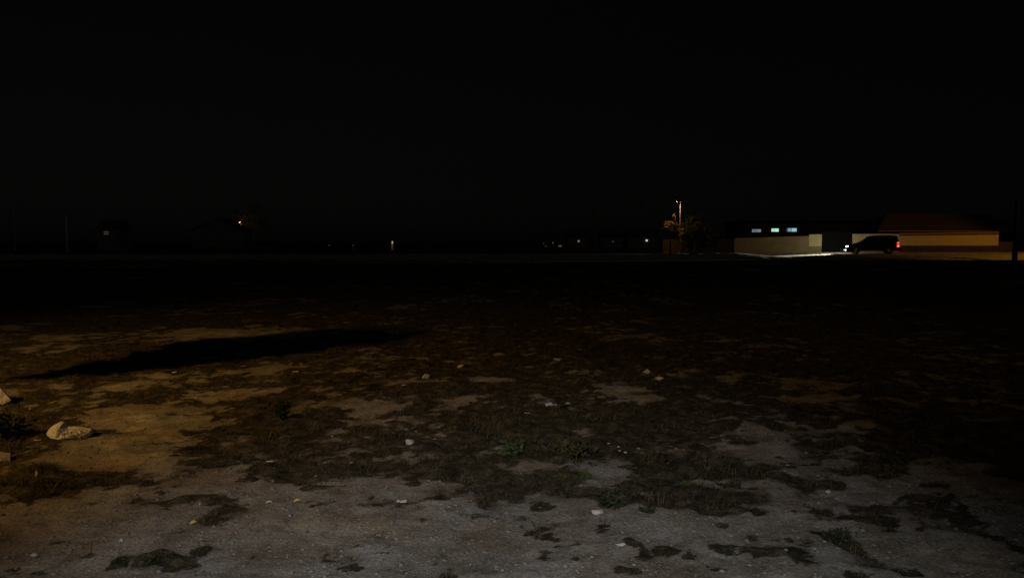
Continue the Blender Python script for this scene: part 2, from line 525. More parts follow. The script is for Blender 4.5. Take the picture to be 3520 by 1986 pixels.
merged('gravel', pv, pf, pos, scl, rng.random(len(x)) * 6.283, M['pebble'], 'small loose pebbles scattered over the bare grey earth', 'gravel')

bv = np.array([(-.5, 0, 0), (.5, 0, 0), (-.36, .35, .62), (.36, .35, .62), (0, 1.0, 1.0)])
bf = np.array([(0, 1, 3), (0, 3, 2), (2, 3, 4)])
x, y = scatter(230000, 3.0, 17.0, 1.5)
c = cover_of(x, y)
tus = fbm(x * 6, y * 6, 3, 201, .55)
keep = rng.random(len(x)) < np.clip((c - .3) * 1.8, 0.003, 1) * (.12 + .88 * sst(.42, .58, tus))
x, y, c, tus = x[keep], y[keep], c[keep], tus[keep]
n = len(x)
ln = (0.008 + 0.026 * rng.random(n) ** 2.5) * np.clip(c + .2, .5, 1.2) * (.55 + 1.5 * sst(.48, .72, tus))
wd = 0.0022 + 0.0022 * rng.random(n) + 0.0004 * y
scl = np.stack([wd, ln * (1.0 + 1.6 * rng.random(n)), ln], -1)
pos = np.stack([x, y, height_of(x, y, c) - .003], -1)
merged('dry_grass', bv, bf, pos, scl, rng.random(n) * 6.283, M['dry_grass'], 'short dark dry grass covering the middle of the field', 'grass')

# ------------------------------------------------------------------ boundary walls across the road
WY = 75.0
def wall_section(label, x0, x1, zt0, zt1, upper, lower, plinth_h, coping=None, band=None, t=.22, y=WY, base=None):
    """painted wall on the pavement: panel, plinth and coping follow the slope of the road"""
    root = empty('boundary_wall', ((x0 + x1) / 2, y, 0))
    xm = (x0 + x1) / 2
    def slab(name, b0, b1, c0, c1, ya, yb, material):
        bm = bmesh.new()
        vs = [bm.verts.new((x, yy, z)) for (x, yy, z) in [
            (x0 - xm, ya, b0), (x1 - xm, ya, b1), (x1 - xm, yb, b1), (x0 - xm, yb, b0),
            (x0 - xm, ya, c0), (x1 - xm, ya, c1), (x1 - xm, yb, c1), (x0 - xm, yb, c0)]]
        for f in [(0, 3, 2, 1), (4, 5, 6, 7), (0, 1, 5, 4), (1, 2, 6, 5), (2, 3, 7, 6), (3, 0, 4, 7)]:
            bm.faces.new([vs[k] for k in f])
        return link_bm(name, bm, material, root)
    g0, g1 = (road_z(x0) + .05, road_z(x1) + .05) if base is None else base
    slab('plinth', g0 - .4, g1 - .4, g0 + plinth_h, g1 + plinth_h, -.025, t, lower)
    slab('panel', g0 + plinth_h, g1 + plinth_h, zt0, zt1, 0, t, upper)
    if coping:
        slab('coping', zt0, zt1, zt0 + .16, zt1 + .16, -.05, t + .05, M['red_coping'])
        slab('ridge_cap', zt0 + .16, zt1 + .16, zt0 + .27, zt1 + .27, .01, t - .01, M['olive_plinth'])
    return tag(root, label, 'wall', 'walls along the far road')

xa0, xa1 = 21.1, 28.2
wall_section('long dim tan wall running left from the closed gate', 21.1, 28.2, at(2525, 819, WY).z, at(2780, 811, WY).z, M['tan_wall'], M['tan_wall'], .25)
wall_section('short pale wall panel with darker foot left of the dark gate', 28.203, 29.42, at(2790, 806, WY).z, at(2820, 805, WY).z, M['cream'], M['olive_plinth'], .62)
wall_section('pale wall panel right of the gate, half hidden by the car', 32.35, 36.8, at(2930, 804, WY).z, at(3080, 804, WY).z, M['cream'], M['olive_plinth'], .62)
wall_section('long yellow wall with brown foot and tiled top under orange light', 36.803, 46.2, at(3100, 811, WY).z, at(3430, 806, WY).z, M['cream_clean'], M['brown_plinth'], .68, coping=True)
wall_section('low dark wall beyond the right end of the yellow wall', 46.4, 47.95, at(3450, 831, WY + .6).z, at(3480, 831, WY + .6).z, M['brown_plinth'], M['brown_plinth'], .3, y=WY + .6)
wall_section('far wall behind the distant orange street lamp', 19.5, 31.0, at(2290, 823, 102).z, at(2520, 821, 102).z, M['far_wall'], M['far_wall'], .2, y=102.0, base=(0.0, 0.0))

# gate between the two pale panels
g = empty('gate', (30.885, WY + .1, road_z(30.9) + .10))
for sgn in (-1, 1):
    leaf = box('gate_leaf', M['gate_black'], g, min(0.01 * sgn, 1.43 * sgn), max(0.01 * sgn, 1.43 * sgn), -.02, .02, .08, 1.92)
    for k in range(7):
        xx = sgn * (.12 + k * .2)
        box('rib', M['gate_black'], leaf, xx - .02, xx + .02, -.045, -.021, .1, 1.9)
    box('handle', M['gate_black'], leaf, sgn * .07 - .02, sgn * .07 + .02, -.08, -.021, .95, 1.1)
tag(g, 'dark metal double gate between the two pale wall panels', 'gate')

# ------------------------------------------------------------------ tiled house behind the yellow wall
h = empty('house', (46.0, 86.0, 0.2))
box('wall', M['hall_wall'], h, -7.0, 7.0, -2.4, 3.2, -.3, 2.40)
bm = bmesh.new()
ez, rz_ = 2.41, 4.15
P = [(-7.6, -3.0, ez), (7.6, -3.0, ez), (7.6, 3.8, ez), (-7.6, 3.8, ez), (-5.2, .4, rz_), (6.2, .4, rz_)]
vs = [bm.verts.new(p) for p in P]
for f in [(0, 1, 5, 4), (2, 3, 4, 5), (1, 2, 5), (3, 0, 4), (3, 2, 1, 0)]:
    bm.faces.new([vs[k] for k in f])
roof = link_bm('roof', bm, M['roof_tiles'], h)
box('eaves_board', M['olive_plinth'], h, -7.62, 7.62, -3.06, -3.005, 2.33, 2.45)
box('ridge_tiles', M['roof_tiles'], roof, -5.2, 6.2, .28, .52, rz_ - .02, rz_ + .10)
tag(h, 'low house with hipped tiled roof behind the yellow wall', 'house')

# ------------------------------------------------------------------ long dark hall with three lit windows
hall = empty('hall', (34.0, 100.0, 0))
box('wall', M['hall_wall'], hall, -4.6, 12.0, .05, 9.0, -.2, 3.9)
box('roof', M['gate_black'], hall, -4.9, 12.3, -.25, 9.3, 3.9, 4.12)
def pane_mat(name, col, s, col2=None):
    m = glow(name, col, s, (0.05, 0.05, 0.05))
    if col2:
        nt = m.node_tree
        n = nt.nodes.new('ShaderNodeTexNoise'); n.inputs['Scale'].default_value = 3.0
        tc = nt.nodes.new('ShaderNodeTexCoord')
        r = nt.nodes.new('ShaderNodeValToRGB')
        r.color_ramp.elements[0].position = .4; r.color_ramp.elements[1].position = .62
        r.color_ramp.elements[0].color = (*col, 1); r.color_ramp.elements[1].color = (*col2, 1)
        nt.links.new(tc.outputs['Object'], n.inputs['Vector'])
        nt.links.new(n.outputs['Fac'], r.inputs['Fac'])
        nt.links.new(r.outputs['Color'], nt.nodes['Principled BSDF'].inputs['Emission Color'])
    return m
PM = {'grey': pane_mat('pane_grey', (0.11, 0.14, 0.16), 1.0, (0.17, 0.20, 0.22)),
      'mint': pane_mat('pane_mint', (0.46, 0.86, 0.66), 1.0, (0.36, 0.78, 0.56)),
      'pale': pane_mat('pane_pale', (0.50, 0.78, 0.68), 1.0),
      'teal': pane_mat('pane_teal', (0.16, 0.33, 0.38), 1.0, (0.13, 0.27, 0.34)),
      'blue': pane_mat('pane_blue', (0.22, 0.52, 0.80), 1.0, (0.25, 0.50, 0.50)),
      'violet': pane_mat('pane_violet', (0.02, 0.012, 0.045), 1.0)}
def window(panes):
    w0, w1 = min(p[0] for p in panes), max(p[1] for p in panes)
    v0, v1 = panes[0][2], panes[0][3]
    a, b = at(w0, v1, 100.0), at(w1, v0, 100.0)
    root = empty('window', (0, 0, 0))
    root.parent = hall
    fr = bmesh.new()
    bx(fr, a.x - 34 - .06, b.x - 34 + .06, -.02, .045, a.z - .06, a.z - .004)
    bx(fr, a.x - 34 - .06, b.x - 34 + .06, -.02, .045, b.z + .004, b.z + .06)
    link_bm('frame', fr, M['dark_steel'], root)
    for (u0, u1, va, vb, m) in panes:
        p, q = at(u0, vb, 100.0), at(u1, va, 100.0)
        box('pane', PM[m], root, p.x - 34 + .012, q.x - 34 - .012, .0, .04, p.z, q.z)
    for (u0, u1, va, vb, m) in panes[1:]:
        p, q = at(u0, vb, 100.0), at(u0, va, 100.0)
        box('mullion', M['dark_steel'], root, p.x - 34 - .011, p.x - 34 + .011, -.02, .045, p.z, q.z)
window([(2585, 2594.5, 788, 798, 'grey'), (2594.5, 2605.5, 788, 798, 'grey'), (2605.5, 2616, 788, 798, 'grey')])
window([(2652, 2660.5, 785.5, 796.5, 'pale'), (2660.5, 2677, 785.5, 796.5, 'mint')])
window([(2701, 2707, 784.5, 796, 'violet'), (2707, 2721.5, 784.5, 796, 'teal'), (2721.5, 2739, 784.5, 796, 'blue')])
tag(hall, 'long dark hall with three small lit windows above the wall', 'building')

# ------------------------------------------------------------------ street lamps
def street_lamp(label, x, y, hgt, arm, yaw, lit='glow_sodium', z=0.0, r=.07, group='street lamps'):
    """pole with a curved arm and a cut-off head; arm reaches along local +x"""
    root = empty('street_lamp', (x, y, z), yaw)
    link_bm('base', bx(bmesh.new(), -.16, .16, -.16, .16, -.12, .05, .02), M['concrete'], root)
    link_bm('pole', tube(bmesh.new(), [(0, 0, 0), (0, 0, hgt * .5), (0, 0, hgt)], [r * 1.25, r, r * .75], 10), M['steel'], root, smooth=True)
    pts = [(arm * math.sin(t * math.pi / 2) , 0, hgt - .25 + (.6 * (1 - math.cos(t * math.pi / 2)))) for t in [0, .2, .4, .6, .8, 1]]
    link_bm('arm', tube(bmesh.new(), pts, [r * .6] * 6, 8), M['steel'], root, smooth=True)
    hd = bmesh.new()
    bx(hd, arm - .1, arm + .55, -.14, .14, hgt + .28, hgt + .42, .0)
    head = link_bm('head', hd, M['dark_steel'], root)
    ln = bmesh.new()
    bx(ln, arm + .05, arm + .5, -.10, .10, hgt + .29, hgt + .30)
    link_bm('lens', ln, M[lit], head)
    return tag(root, label, 'street lamp', group)

def head_pos(o, hgt, arm):
    a = o.rotation_euler.z
    return o.location + Vector((math.cos(a) * (arm + .28), math.sin(a) * (arm + .28), hgt + .22))

# the distant lamp whose pole shows orange
lp = at(2337, 830, 97.0)
pole_h = at(2337, 692, 97.0).z
la = street_lamp('tall street lamp with orange lit pole beside the far tree', lp.x, 97.0, pole_h, .55, math.pi, r=.06)
hp = head_pos(la, pole_h, .55)
add_light('lamp_light', 'SPOT', hp + Vector((0, 0, -.08)), LIGHTS['far_sodium'], SODIUM, la, hp + Vector((.1, 0, -5)), 165, .6, .08)
# beside the road, just right of the picture: lights the yellow wall
lr = street_lamp('street lamp on the verge at the far right', 50.2, 59.4, 8.6, .9, R(120))
hp = head_pos(lr, 8.6, .9)
add_light('lamp_light', 'SPOT', hp + Vector((0, 0, -.1)), LIGHTS['road_sodium'], (1.0, 0.50, 0.06), lr, Vector((41.6, 72.0, .9)), 78, .35, .12)
# the near lamp at the left: golden light over the field
SL = Vector((-8.6, 3.2, 4.75))
a = math.atan2(5.4, 3.3)
ls = street_lamp('street lamp left of the rubble, lighting the field golden', SL.x - math.cos(a) * 1.18, SL.y - math.sin(a) * 1.18, 4.55, .9, a)
add_light('lamp_light', 'SPOT', SL - Vector((0, 0, .05)), LIGHTS['near_sodium'], SODIUM, ls, (-5.2, 7.9, 0), 98, 1.0, .10)
# the white lamp behind the photographer
lw = street_lamp('street lamp with white light behind the photographer', -1.9, -5.2, 4.6, .9, R(70), lit='glow_white')
hp = head_pos(lw, 4.6, .9)
add_light('lamp_light', 'SPOT', hp - Vector((0, 0, .05)), LIGHTS['near_white'], (0.90, 0.945, 1.0), lw, (-.24, 2.85, 0), 35, 1.0, .25)

# ------------------------------------------------------------------ trees
def tree(label, loc, trunk_h, lobes, leaves, leaf_size, leaf_mat, trunk_r=.09, name='tree', group=None, seed=1, lean=(0, 0)):
    r_ = np.random.default_rng(seed)
    root = empty(name, loc)
    bm = bmesh.new()
    top = Vector((lean[0], lean[1], trunk_h))
    tube(bm, [(0, 0, -.15), (lean[0] * .4, lean[1] * .4, trunk_h * .5), top], [trunk_r * 1.25, trunk_r, trunk_r * .75], 8)
    for (cx, cy, cz, rx, ry, rz) in lobes:
        e = Vector((cx, cy, cz + rz * .3))
        m = (top + e) / 2 + Vector((r_.normal() * .08, r_.normal() * .08, .05))
        tube(bm, [top - Vector((0, 0, .05)), m, e], [trunk_r * .55, trunk_r * .35, trunk_r * .12], 6)
    link_bm('trunk', bm, M['bark'], root, smooth=True)
    tot = sum(l[3] * l[4] * l[5] for l in lobes)
    V, Fc = [], []
    for (cx, cy, cz, rx, ry, rz) in lobes:
        n = int(leaves * rx * ry * rz / tot)
        # clumps inside the lobe
        k = max(4, n // 45)
        cl = r_.normal(size=(k, 3)); cl /= np.linalg.norm(cl, axis=1)[:, None]
        cl *= (r_.random((k, 1)) ** .45)
        p = cl[r_.integers(0, k, n)] + r_.normal(size=(n, 3)) * .16
        p = p * np.array([rx, ry, rz]) + np.array([cx, cy, cz])
        for q in p:
            a_ = r_.normal(size=3); a_ /= np.linalg.norm(a_)
            b_ = np.cross(a_, r_.normal(size=3)); b_ /= np.linalg.norm(b_)
            s = leaf_size * (.6 + .8 * r_.random())
            i = len(V)
            V += [tuple(q - a_ * s), tuple(q + b_ * s * .45), tuple(q + a_ * s), tuple(q - b_ * s * .45)]
            Fc.append((i, i + 1, i + 2, i + 3))
    me = bpy.data.meshes.new('crown')
    me.from_pydata(V, [], Fc)
    link_me('crown', me, leaf_mat, root)
    return tag(root, label, 'tree', group)

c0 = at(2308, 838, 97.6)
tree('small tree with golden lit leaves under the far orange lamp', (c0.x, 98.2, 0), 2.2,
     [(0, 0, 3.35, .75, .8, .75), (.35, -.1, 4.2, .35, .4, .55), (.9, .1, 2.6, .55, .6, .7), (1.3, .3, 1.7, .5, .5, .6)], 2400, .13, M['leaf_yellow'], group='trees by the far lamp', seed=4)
c1 = at(2390, 838, 99.5)
tree('broad dim bush right of the far orange lamp pole', (c1.x, 100.0, 0), 1.6,
     [(-.6, 0, 3.0, 1.6, 1.2, 1.5), (.9, .2, 2.6, 1.7, 1.2, 1.3), (.1, .2, 4.2, 1.2, 1.0, .9), (2.2, 0, 1.8, 1.2, 1.0, 1.0)], 4200, .15, M['dark_weed'], group='trees by the far lamp', seed=9)
# unseen tree added beside the near lamp, crown shaped to throw the long wedge shadow
tree('unseen vase-shaped tree added to throw the wedge shadow', (-6.41, 6.78, hz(-6.41, 6.78)), 1.6,
     [(0, 0, 1.84, .12, .12, .22), (0, 0, 2.0, .23, .23, .3), (.02, 0, 2.28, .33, .33, .3), (0, .02, 2.55, .40, .40, .28), (0, 0, 2.72, .42, .42, .24), (.03, 0, 2.84, .38, .38, .2)],
     17000, .07, M['leaf'], trunk_r=.035, seed=21)
# dark roof and small sodium lamp far left; the added tree imitates its glow
hl = empty('house', (at(760, 800, 210).x, 210.0, 0))
gx0, gx1 = at(690, 790, 216).x - hl.location.x, at(872, 795, 216).x - hl.location.x
zp, ze = at(790, 753, 216).z, at(872, 792, 216).z
bm = bmesh.new()
pk = at(790, 753, 216).x - hl.location.x
prof = [(gx0, ze), (pk, zp), (gx1, ze), (gx1, ze - .25), (pk, zp - .25), (gx0, ze - .25)]
fa = [bm.verts.new((px, -2, pz)) for px, pz in prof]
fb = [bm.verts.new((px, 6, pz)) for px, pz in prof]
bm.faces.new(fa); bm.faces.new(fb[::-1])
for k in range(6):
    bm.faces.new((fa[k], fa[(k + 1) % 6], fb[(k + 1) % 6], fb[k]))
link_bm('roof', bm, M['dark_steel'], hl)
box('wall', M['dark_wall'], hl, gx0 + .5, gx1 - .5, -1.5, 5.5, -.3, ze - .1)
bm = bmesh.new()
va = [bm.verts.new((q, -1.5, z)) for q, z in [(gx0 + .6, ze - .1), (pk, zp - .3), (gx1 - .6, ze - .1)]]
bm.faces.new(va)
link_bm('gable', bm, M['dark_wall'], hl)
tag(hl, 'distant dark gabled house with an orange lamp behind its roof', 'house', 'distant houses')
lo = at(826, 767, 222)
lz = street_lamp('small orange lamp peeping over the distant roof slope', lo.x + .3, 222.4, lo.z - .2, .5, R(200))
bb = bmesh.new()
bmesh.ops.create_uvsphere(bb, u_segments=12, v_segments=8, radius=.24)
for v in bb.verts: v.co.z *= .7
M['bulb_orange'] = glow('bulb_orange', (1.0, .45, .14), .8)
b_ = link_bm('bulb', bb, M['bulb_orange'], lz, smooth=True, loc=(.55, 0, lo.z + .22))
add_light('lamp_light', 'POINT', (lo.x, 221.6, lo.z + .4), 75.0, (1.0, .38, .08), lz, radius=.2)
tree('distant tree added to stand in for the lamp glow above the roof', (lo.x + 2.2, 226.5, 0), 4.0,
     [(-2.5, 0, 8.0, 2.6, 2, 2.6), (1.5, 0, 7.0, 3.0, 2, 2.4), (0, 0, 10.5, 2.4, 2, 2.2), (3.5, 0, 5.0, 2.4, 2, 2.0)], 3200, .22, M['leaf'], trunk_r=.18, seed=31)

# ------------------------------------------------------------------ utility poles
def utility_pole(label, u, vtop, y, z0=0.0, r=.11, m='bark', cross=True):
    b = at(u, 830, y)
    zt = at(u, vtop, y).z
    root = empty('utility_pole', (b.x, y, z0))
    link_bm('post', tube(bmesh.new(), [(0, 0, -.3), (0, 0, zt * .5), (0, 0, zt - z0)], [r * 1.2, r, r * .8], 10), M[m], root, smooth=True)
    if cross:
        link_bm('crossarm', bx(bmesh.new(), -.75, .75, r, r + .1, zt - z0 - .45, zt - z0 - .33), M[m], root)
        for k in (-.65, 0.0, .65):
            link_bm('insulator', tube(bmesh.new(), [(k, r + .05, zt - z0 - .33), (k, r + .05, zt - z0 - .2), (k, r + .05, zt - z0 - .12)], [.03, .05, .03], 8), M['concrete'], root)
    return tag(root, label, 'pole', 'utility poles')
utility_pole('thick dark pole in front of the verge at the right edge', 3490, 690, 63.6, z0=0.0, r=.17, m='gate_black', cross=False)
utility_pole('faint pole standing left of the far orange lamp', 2207, 690, 125.0)
utility_pole('faint pole above the far field, second from the orange lamp', 2043, 718, 120.0)
utility_pole('faint pale pole at the far left of the field', 230, 740, 130.0, m='concrete', cross=False)

# ------------------------------------------------------------------ the car with its lights on
def car(label, loc, rz, lit_front=True, red_rear=True, name='car'):
    """forward is -x; 4.3 m long, 1.66 m tall people carrier"""
    root = empty(name, loc, rz)
    L, W = 4.3, .87
    low = [(-2.15, .28), (-2.17, .46), (-2.10, .62), (-1.95, .74), (-1.50, .92), (-1.05, 1.05), (2.06, 1.08), (2.13, .95), (2.16, .60), (2.12, .30)]
    under = []
    for cx in (1.30, -1.33):
        for k in range(9):
            t = k * math.pi / 8
            under.append((cx + .36 * math.cos(t), .28 + .38 * math.sin(t)))
    pts = low + under
    bm = bmesh.new()
    a = [bm.verts.new((x, -W, z)) for x, z in pts]
    f = bm.faces.new(a)
    r = bmesh.ops.extrude_face_region(bm, geom=[f])
    for v in r['geom']:
        if isinstance(v, bmesh.types.BMVert): v.co.y = W
    # draw the sides in towards nose, tail and sill
    for v in bm.verts:
        x, z = v.co.x, v.co.z
        k = 1 - .10 * max(0, (abs(x) - 1.5) / .65) ** 2 - .05 * max(0, (z - .8) / .3) - .04 * max(0, (.45 - z) / .2)
        v.co.y *= k
    body = link_bm('body', bm, M['car_paint'], root)
    bv = body.modifiers.new('bevel', 'BEVEL'); bv.width = .035; bv.segments = 2; bv.limit_method = 'ANGLE'
    # cabin: bottom ring on the belt, top ring = roof
    cab = bmesh.new()
    bot = [(-1.10, -.80, 1.03), (-1.10, .80, 1.03), (2.05, .82, 1.06), (2.05, -.82, 1.06)]
    rings = [
        [(-1.12, .79, 1.02), (2.06, .82, 1.05)],
        [(-.62, .72, 1.38), (2.00, .74, 1.36)],
        [(-.30, .66, 1.57), (1.90, .67, 1.58)],
        [(.20, .60, 1.655), (1.72, .60, 1.655)]]
    rv = []
    for (fx_, fw, fz), (bx_, bw, bz) in rings:
        rv.append([cab.verts.new(p) for p in [(fx_, -fw, fz), (bx_, -bw, bz), (bx_, bw, bz), (fx_, fw, fz)]])
    for p, q in zip(rv, rv[1:]):
        for k in range(4):
            cab.faces.new((p[k], p[(k + 1) % 4], q[(k + 1) % 4], q[k]))
    cab.faces.new(rv[-1]); cab.faces.new(rv[0][::-1])
    cb = link_bm('roof', cab, M['car_paint'], root)
    bv = cb.modifiers.new('bevel', 'BEVEL'); bv.width = .05; bv.segments = 3; bv.limit_method = 'ANGLE'; bv.angle_limit = R(12)
    def quad(nm, ps, m, par, off):
        q = bmesh.new()
        n = (Vector(ps[1]) - Vector(ps[0])).cross(Vector(ps[2]) - Vector(ps[0])).normalized()
        if n.dot(Vector(off)) < 0: n = -n
        A = [q.verts.new(Vector(p) + n * .012) for p in ps]
        B = [q.verts.new(Vector(p) - n * .01) for p in ps]
        q.faces.new(A); q.faces.new(B[::-1])
        for k in range(len(ps)): q.faces.new((A[k], A[(k + 1) % len(ps)], B[(k + 1) % len(ps)], B[k]))
        return link_bm(nm, q, m, par)
    quad('windscreen', [(-1.05, -.70, 1.09), (-1.05, .70, 1.09), (-.38, .60, 1.53), (-.38, -.60, 1.53)], M['glass'], root, (-1, 0, 1))
    quad('rear_window', [(2.045, -.66, 1.12), (2.045, .66, 1.12), (1.945, .58, 1.52), (1.945, -.58, 1.52)], M['glass'], root, (1, 0, 0))
    for s in (-1, 1):
        quad('side_window', [(-.72, s * .785, 1.10), (.35, s * .79, 1.10), (.35, s * .665, 1.55), (-.30, s * .66, 1.54), (-.55, s * .72, 1.36)], M['glass'], root, (0, s, 0))
        quad('side_window', [(.43, s * .79, 1.10), (1.22, s * .80, 1.10), (1.22, s * .67, 1.55), (.43, s * .665, 1.55)], M['glass'], root, (0, s, 0))
        quad('side_window', [(1.30, s * .80, 1.10), (1.90, s * .80, 1.12), (1.80, s * .68, 1.54), (1.30, s * .67, 1.55)], M['glass'], root, (0, s, 0))
        mb = bmesh.new(); bx(mb, -.78, -.62, min(s * .80, s * 1.0), max(s * .80, s * 1.0), 1.06, 1.2, .03)
        link_bm('mirror', mb, M['car_paint'], root)
        for k, xx in enumerate((.30, 1.15)):
            hb = bmesh.new(); bx(hb, xx - .1, xx + .1, min(s * .845, s * .895), max(s * .845, s * .895), .88, .91, .008)
            link_bm('door_handle', hb, M['dark_steel'], root)
        for cx in (-1.33, 1.30):
            wb = bmesh.new()
            prof = [(.20, -.095), (.30, -.105), (.325, -.07), (.33, 0), (.325, .07), (.30, .105), (.20, .095)]
            rg = [[wb.verts.new((rr * math.cos(k * math.pi / 12), off, rr * math.sin(k * math.pi / 12))) for k in range(24)] for rr, off in prof]
            for p, q in zip(rg, rg[1:]):
                for k in range(24): wb.faces.new((p[k], p[(k + 1) % 24], q[(k + 1) % 24], q[k]))
            wheel = empty('wheel', (cx, s * .76, .33)); wheel.parent = root
            link_bm('tyre', wb, M['rubber'], wheel, smooth=True)
            rb = bmesh.new()
            bmesh.ops.create_cone(rb, cap_ends=True, segments=24, radius1=.06, radius2=.06, depth=.13, matrix=Matrix.Rotation(R(90), 4, 'X'))
            for k in range(5):
                t = k * math.pi * 2 / 5
                tube(rb, [(0.03 * math.cos(t), s * .05, .03 * math.sin(t)), (.21 * math.cos(t), s * .06, .21 * math.sin(t))], [.035, .03], 6)
            link_bm('rim', rb, M['alloy'], wheel)
        hl_ = bmesh.new(); bmesh.ops.create_uvsphere(hl_, u_segments=12, v_segments=8, radius=1.0)
        for v in hl_.verts: v.co = Vector((v.co.x * .09 - 2.03, v.co.y * .13 + s * .69, v.co.z * .07 + .66 + (v.co.x) * .03))
        link_bm('headlight', hl_, M['headlamp'] if lit_front else M['glass'], root, smooth=True)
        fg = bmesh.new(); bmesh.ops.create_uvsphere(fg, u_segments=12, v_segments=8, radius=1.0)
        for v in fg.verts: v.co = Vector((v.co.x * .08 - 2.18, v.co.y * .10 + s * .66, v.co.z * .065 + .36))
        link_bm('fog_lamp', fg, M['foglamp'] if lit_front else M['glass'], root, smooth=True)
        tb = bmesh.new()
        bx(tb, 1.86, 2.17, min(s * .66, s * .845), max(s * .66, s * .845), .66, 1.06, .03)
        tl = link_bm('taillight', tb, M['tail_red'] if red_rear else M['tail_off'], root)
        if red_rear:
            for zz, rr in ((.99, .07), (.72, .10)):
                qb = bmesh.new(); bmesh.ops.create_uvsphere(qb, u_segments=12, v_segments=8, radius=rr, matrix=Matrix.Translation((2.0, s * .84, zz)))
                link_bm('bulb', qb, M['tail_hot'], tl, smooth=True)
    bp = bmesh.new(); bx(bp, 2.10, 2.22, -.78, .78, .34, .56, .04)
    link_bm('rear_bumper', bp, M['car_paint'], root)
    bp = bmesh.new(); bx(bp, -2.235, -2.08, -.70, .70, .24, .50, .04)
    link_bm('front_bumper', bp, M['car_paint'], root)
    box('number_plate', M['plate'], root, 2.221, 2.235, -.26, .26, .62, .73)
    return tag(root, label, 'car', 'cars')
M['headlamp'] = glow('headlamp', (1.0, 0.98, 0.94), 6.0)
M['foglamp'] = glow('foglamp', (0.93, 1.0, 1.0), 4.0)
M['tail_red'] = glow('tail_red', (1.0, 0.010, 0.003), .3, (0.35, 0.01, 0.01))
M['tail_off'] = mat('tail_off', (0.25, 0.012, 0.01), 0.3)
M['tail_hot'] = glow('tail_hot', (1.0, 0.16, 0.08), 1.5)
cx = at(2930, 860, 69.6).x + 1.90
cz = road_z(cx) + .002
CAR_YAW = R(-19)
mc = car('dark car facing left on the road with its lights on', (cx, 70.0, cz), CAR_YAW)
carp = lambda x, y, z: Vector((cx, 70.0, cz)) + Matrix.Rotation(CAR_YAW, 3, 'Z') @ Vector((x, y, z))
for s in (-1, 1):
    add_light('headlight_beam', 'SPOT', carp(-2.22, s * .63, .64), LIGHTS['headlight'], (1.0, .97, .84), mc, (cx - 9, 69.7 + s * .8, cz - .25), 44, .6, .05)
add_light('headlight_spill', 'SPOT', carp(-2.26, .8, .62), LIGHTS['spill'], (.98, 1.0, .72), mc, (cx - 2.0, 75, cz + 1.2), 160, .4, .1)

# ------------------------------------------------------------------ things far across the field
def small_house(label, u0, u1, y, lamp=None, pane=None, wall_h=2.8, roof_h=1.5):
    a, b = at(u0, 830, y), at(u1, 830, y)
    cx_, w = (a.x + b.x) / 2, (b.x - a.x) / 2
    root = empty('house', (cx_, y + 3, 0))
    box('wall', M['dark_wall'], root, -w, w, -2.5, 2.5, -.3, wall_h)
    bm = bmesh.new()
    vs = [bm.verts.new(p) for p in [(-w - .3, -2.9, wall_h), (w + .3, -2.9, wall_h), (w + .3, 2.9, wall_h), (-w - .3, 2.9, wall_h), (-w - .3, 0, wall_h + roof_h), (w + .3, 0, wall_h + roof_h)]]
    for f in [(0, 1, 5, 4), (2, 3, 4, 5), (1, 2, 5), (3, 0, 4), (3, 2, 1, 0)]: bm.faces.new([vs[k] for k in f])
    link_bm('roof', bm, M['roof_tiles'], root)
    if lamp:
        u, v, rad, m = lamp
        p = at(u, v, y + .38)
        bl = bmesh.new(); bmesh.ops.create_uvsphere(bl, u_segments=12, v_segments=8, radius=rad)
        lampo = link_bm('porch_lamp', bl, M[m], root, smooth=True, loc=(p.x - cx_, -2.62, p.z))
        box('bracket', M['dark_steel'], lampo, -.04, .04, .02, .14, -.04, .04)
    if pane:
        ua, ub, va, vb, m = pane
        p, q = at(ua, vb, y + .48), at(ub, va, y + .48)
        wi = empty('window', (p.x - cx_, -2.52, p.z)); wi.parent = root
        ww, wh = q.x - p.x, q.z - p.z
        box('pane', M[m], wi, 0, ww, -.02, .02, 0, wh * .42)
        box('pane', M[m], wi, 0, ww, -.02, .02, wh * .55, wh)
        box('sill', M['concrete'], wi, -.08, ww + .08, -.10, -.021, -.08, -.003)
    return tag(root, label, 'house', 'distant houses')
M['dot_white'] = glow('dot_white', (1.0, .84, .90), .62)
M['dot_warm'] = glow('dot_warm', (1.0, .62, .34), .30)
M['dot_dim'] = glow('dot_dim', (.8, .85, .85), .055)
M['dot_grey'] = glow('dot_grey', (.75, .8, .85), .03)
M['pane_dull'] = glow('pane_dull', (.62, .38, .20), .05)
M['dot_red'] = glow('dot_red', (1.0, .30, .24), .16)
small_house('distant house with one bright white lamp left of the far street lamp', 2160, 2262, 190.0, lamp=(2223, 826.5, .26, 'dot_white'))
small_house('distant house with a warm lamp in the middle of the horizon', 1950, 2022, 210.0, lamp=(1989, 829, .23, 'dot_warm'))
small_house('distant house with a dim grey lamp right of the warm one', 2066, 2140, 220.0, lamp=(2107, 830.5, .18, 'dot_dim'))
small_house('distant house at far left with a dull lit window', 332, 402, 150.0, pane=(357, 373, 795, 806, 'pane_dull'), wall_h=3.9, roof_h=1.7)
# dim lamp high up at the far left
hd = at(65, 700, 160.0)
sl = street_lamp('tall dim street lamp at the far left edge', hd.x - 1.1, 160.0, hd.z - .3, .8, 0.0, lit='dot_grey')
